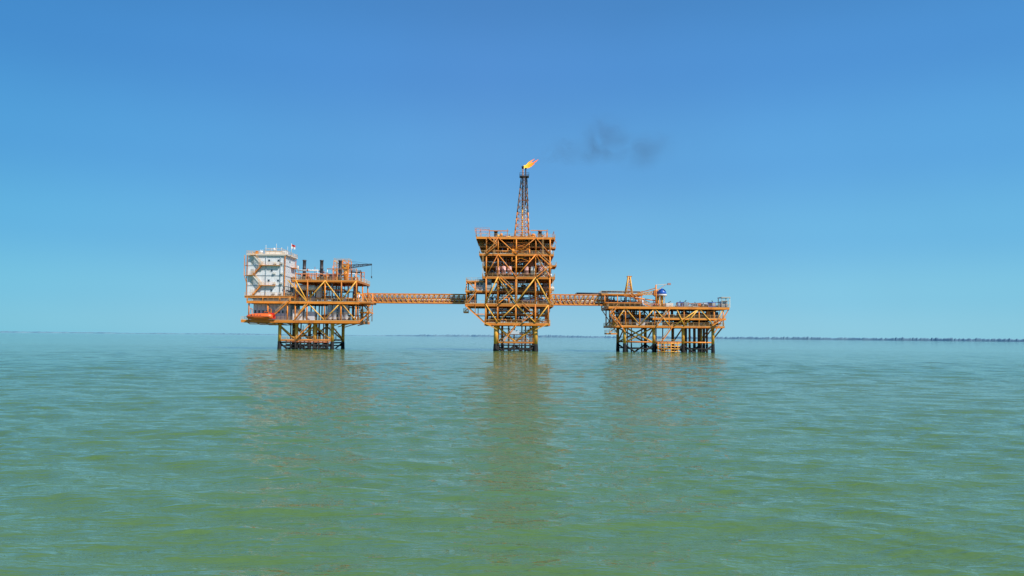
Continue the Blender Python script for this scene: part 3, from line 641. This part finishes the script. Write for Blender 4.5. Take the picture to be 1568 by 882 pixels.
# ================================================================== distant coast
def coast(name,a0,a1,dist0,dist1,hmin,hmax,seed):
    rg=np.random.default_rng(seed); n=700; vs=[];fs=[]; h=0
    walk=np.convolve(rg.normal(size=n+60),np.ones(40)/40,'same')[:n]; walk/=abs(walk).max()+1e-6
    for i in range(n):
        t=i/(n-1); a=math.radians(a0+(a1-a0)*t); d=dist0+(dist1-dist0)*t
        e=min(1,t*10,(1-t)*10)
        h=(hmin+(hmax-hmin)*(.5+.5*walk[i]))*e*(1+.25*rg.normal()*.6)
        for dd,hh in ((0,-.5),(20,max(.3,h*.75)),(140,max(.3,h)),(700,max(.3,h*1.1)),(1500,-.5)):
            vs.append(((d+dd)*math.sin(a),-280+(d+dd)*math.cos(a),hh))
    for i in range(n-1):
        for k in range(4): o=i*5+k; fs.append((o,o+5,o+6,o+1))
    me=bpy.data.meshes.new(name); me.from_pydata(vs,[],fs); me.update(); ob=bpy.data.objects.new(name,me); scene.collection.objects.link(ob)
    m=bpy.data.materials.new(name+'_haze_tinted_forest'); m.use_nodes=True; n_=m.node_tree.nodes; l=m.node_tree.links; b=n_['Principled BSDF']; b.inputs['Roughness'].default_value=1; b.inputs['Specular IOR Level'].default_value=0
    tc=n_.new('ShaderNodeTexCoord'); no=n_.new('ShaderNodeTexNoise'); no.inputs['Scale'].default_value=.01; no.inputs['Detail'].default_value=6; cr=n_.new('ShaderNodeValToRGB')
    cr.color_ramp.elements[0].color=(.09,.19,.28,1); cr.color_ramp.elements[1].color=(.18,.30,.37,1); cr.color_ramp.elements[0].position=.35; cr.color_ramp.elements[1].position=.65  # blue-grey aerial haze put into the forest base colour
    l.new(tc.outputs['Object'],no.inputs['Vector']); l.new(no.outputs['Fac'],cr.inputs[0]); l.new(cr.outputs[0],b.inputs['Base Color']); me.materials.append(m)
coast('distant_coast',-11,42,10500,6500,16,26,3)
coast('distant_coast',-45,-9,16000,13000,8,20,4)

# ================================================================== light & sky
el=math.radians(48); sd=Vector((.76,-.65,0)).normalized(); rot=math.atan2(sd.x,sd.y)
dirv=Vector((sd.x*math.cos(el),sd.y*math.cos(el),math.sin(el)))
sl=bpy.data.lights.new('sun','SUN'); sl.energy=5.0; sl.angle=math.radians(.5); sl.color=(1,.96,.90)
so=bpy.data.objects.new('sun',sl); so.rotation_euler=dirv.to_track_quat('Z','Y').to_euler(); so.location=(100,-100,200); scene.collection.objects.link(so)
w=bpy.data.worlds.new('World'); scene.world=w; w.use_nodes=True; nt=w.node_tree; n=nt.nodes; l=nt.links; bg=n['Background']; bg.inputs[1].default_value=.11
sk=n.new('ShaderNodeTexSky'); sk.sky_type='NISHITA'; sk.sun_disc=False; sk.sun_elevation=el; sk.sun_rotation=rot; sk.air_density=1.0; sk.dust_density=.6; sk.ozone_density=2.0
# atmospheric colour by elevation (clear tropical haze), mixed with the physical sky
tc=n.new('ShaderNodeTexCoord'); nrm=n.new('ShaderNodeVectorMath'); nrm.operation='NORMALIZE'; l.new(tc.outputs['Generated'],nrm.inputs[0])
sx=n.new('ShaderNodeSeparateXYZ'); l.new(nrm.outputs[0],sx.inputs[0])
cr=n.new('ShaderNodeValToRGB'); cr.color_ramp.interpolation='EASE'; E_=cr.color_ramp.elements
st=[(0,(.28,.61,.80)),(.05,(.215,.56,.80)),(.12,(.15,.47,.79)),(.21,(.11,.38,.76)),(.32,(.078,.295,.69)),(.40,(.062,.25,.60)),(1,(.05,.16,.40))]
E_[0].position=0; E_[0].color=(*st[0][1],1); E_[1].position=1; E_[1].color=(*st[-1][1],1)
for p_,c_ in st[1:-1]: e=E_.new(p_); e.color=(*c_,1)
l.new(sx.outputs['Z'],cr.inputs[0])
s1=n.new('ShaderNodeVectorMath'); s1.operation='SCALE'; s1.inputs['Scale'].default_value=1/.11; l.new(cr.outputs[0],s1.inputs[0])
az=n.new('ShaderNodeMapRange'); az.inputs['From Min'].default_value=-.55; az.inputs['From Max'].default_value=.55; l.new(sx.outputs['X'],az.inputs['Value'])
ac=n.new('ShaderNodeValToRGB'); ac.color_ramp.elements[0].color=(.55,.90,.93,1); ac.color_ramp.elements[1].color=(.82,1.0,.99,1); e=ac.color_ramp.elements.new(.47); e.color=(1,.97,.99,1); l.new(az.outputs[0],ac.inputs[0])
m1=n.new('ShaderNodeVectorMath'); m1.operation='MULTIPLY'; l.new(s1.outputs[0],m1.inputs[0]); l.new(ac.outputs[0],m1.inputs[1])
hz=n.new('ShaderNodeTexNoise'); hz.inputs['Scale'].default_value=2.2; hz.inputs['Detail'].default_value=5; l.new(nrm.outputs[0],hz.inputs['Vector'])
hm=n.new('ShaderNodeMapRange'); hm.inputs['From Min'].default_value=.3; hm.inputs['From Max'].default_value=.7; hm.inputs['To Min'].default_value=.95; hm.inputs['To Max'].default_value=1.05; l.new(hz.outputs['Fac'],hm.inputs['Value'])
m3=n.new('ShaderNodeVectorMath'); m3.operation='SCALE'; l.new(m1.outputs[0],m3.inputs[0]); l.new(hm.outputs[0],m3.inputs['Scale'])
mx=n.new('ShaderNodeMix'); mx.data_type='RGBA'; mx.inputs['Factor'].default_value=.88; l.new(sk.outputs[0],mx.inputs['A']); l.new(m3.outputs[0],mx.inputs['B']); l.new(mx.outputs['Result'],bg.inputs[0])

# ================================================================== camera
cd=bpy.data.cameras.new('camera'); cd.lens=28.24; cd.sensor_width=36; cd.clip_end=60000; cd.clip_start=.5
co=bpy.data.objects.new('camera',cd); scene.collection.objects.link(co)
co.matrix_world=Matrix.Translation((0,-280,5.0))@Matrix.Rotation(math.radians(90+3.47),4,'X')@Matrix.Rotation(math.radians(.51),4,'Z')
scene.camera=co
scene.view_settings.view_transform='Standard'; scene.view_settings.look='None'; scene.view_settings.exposure=0
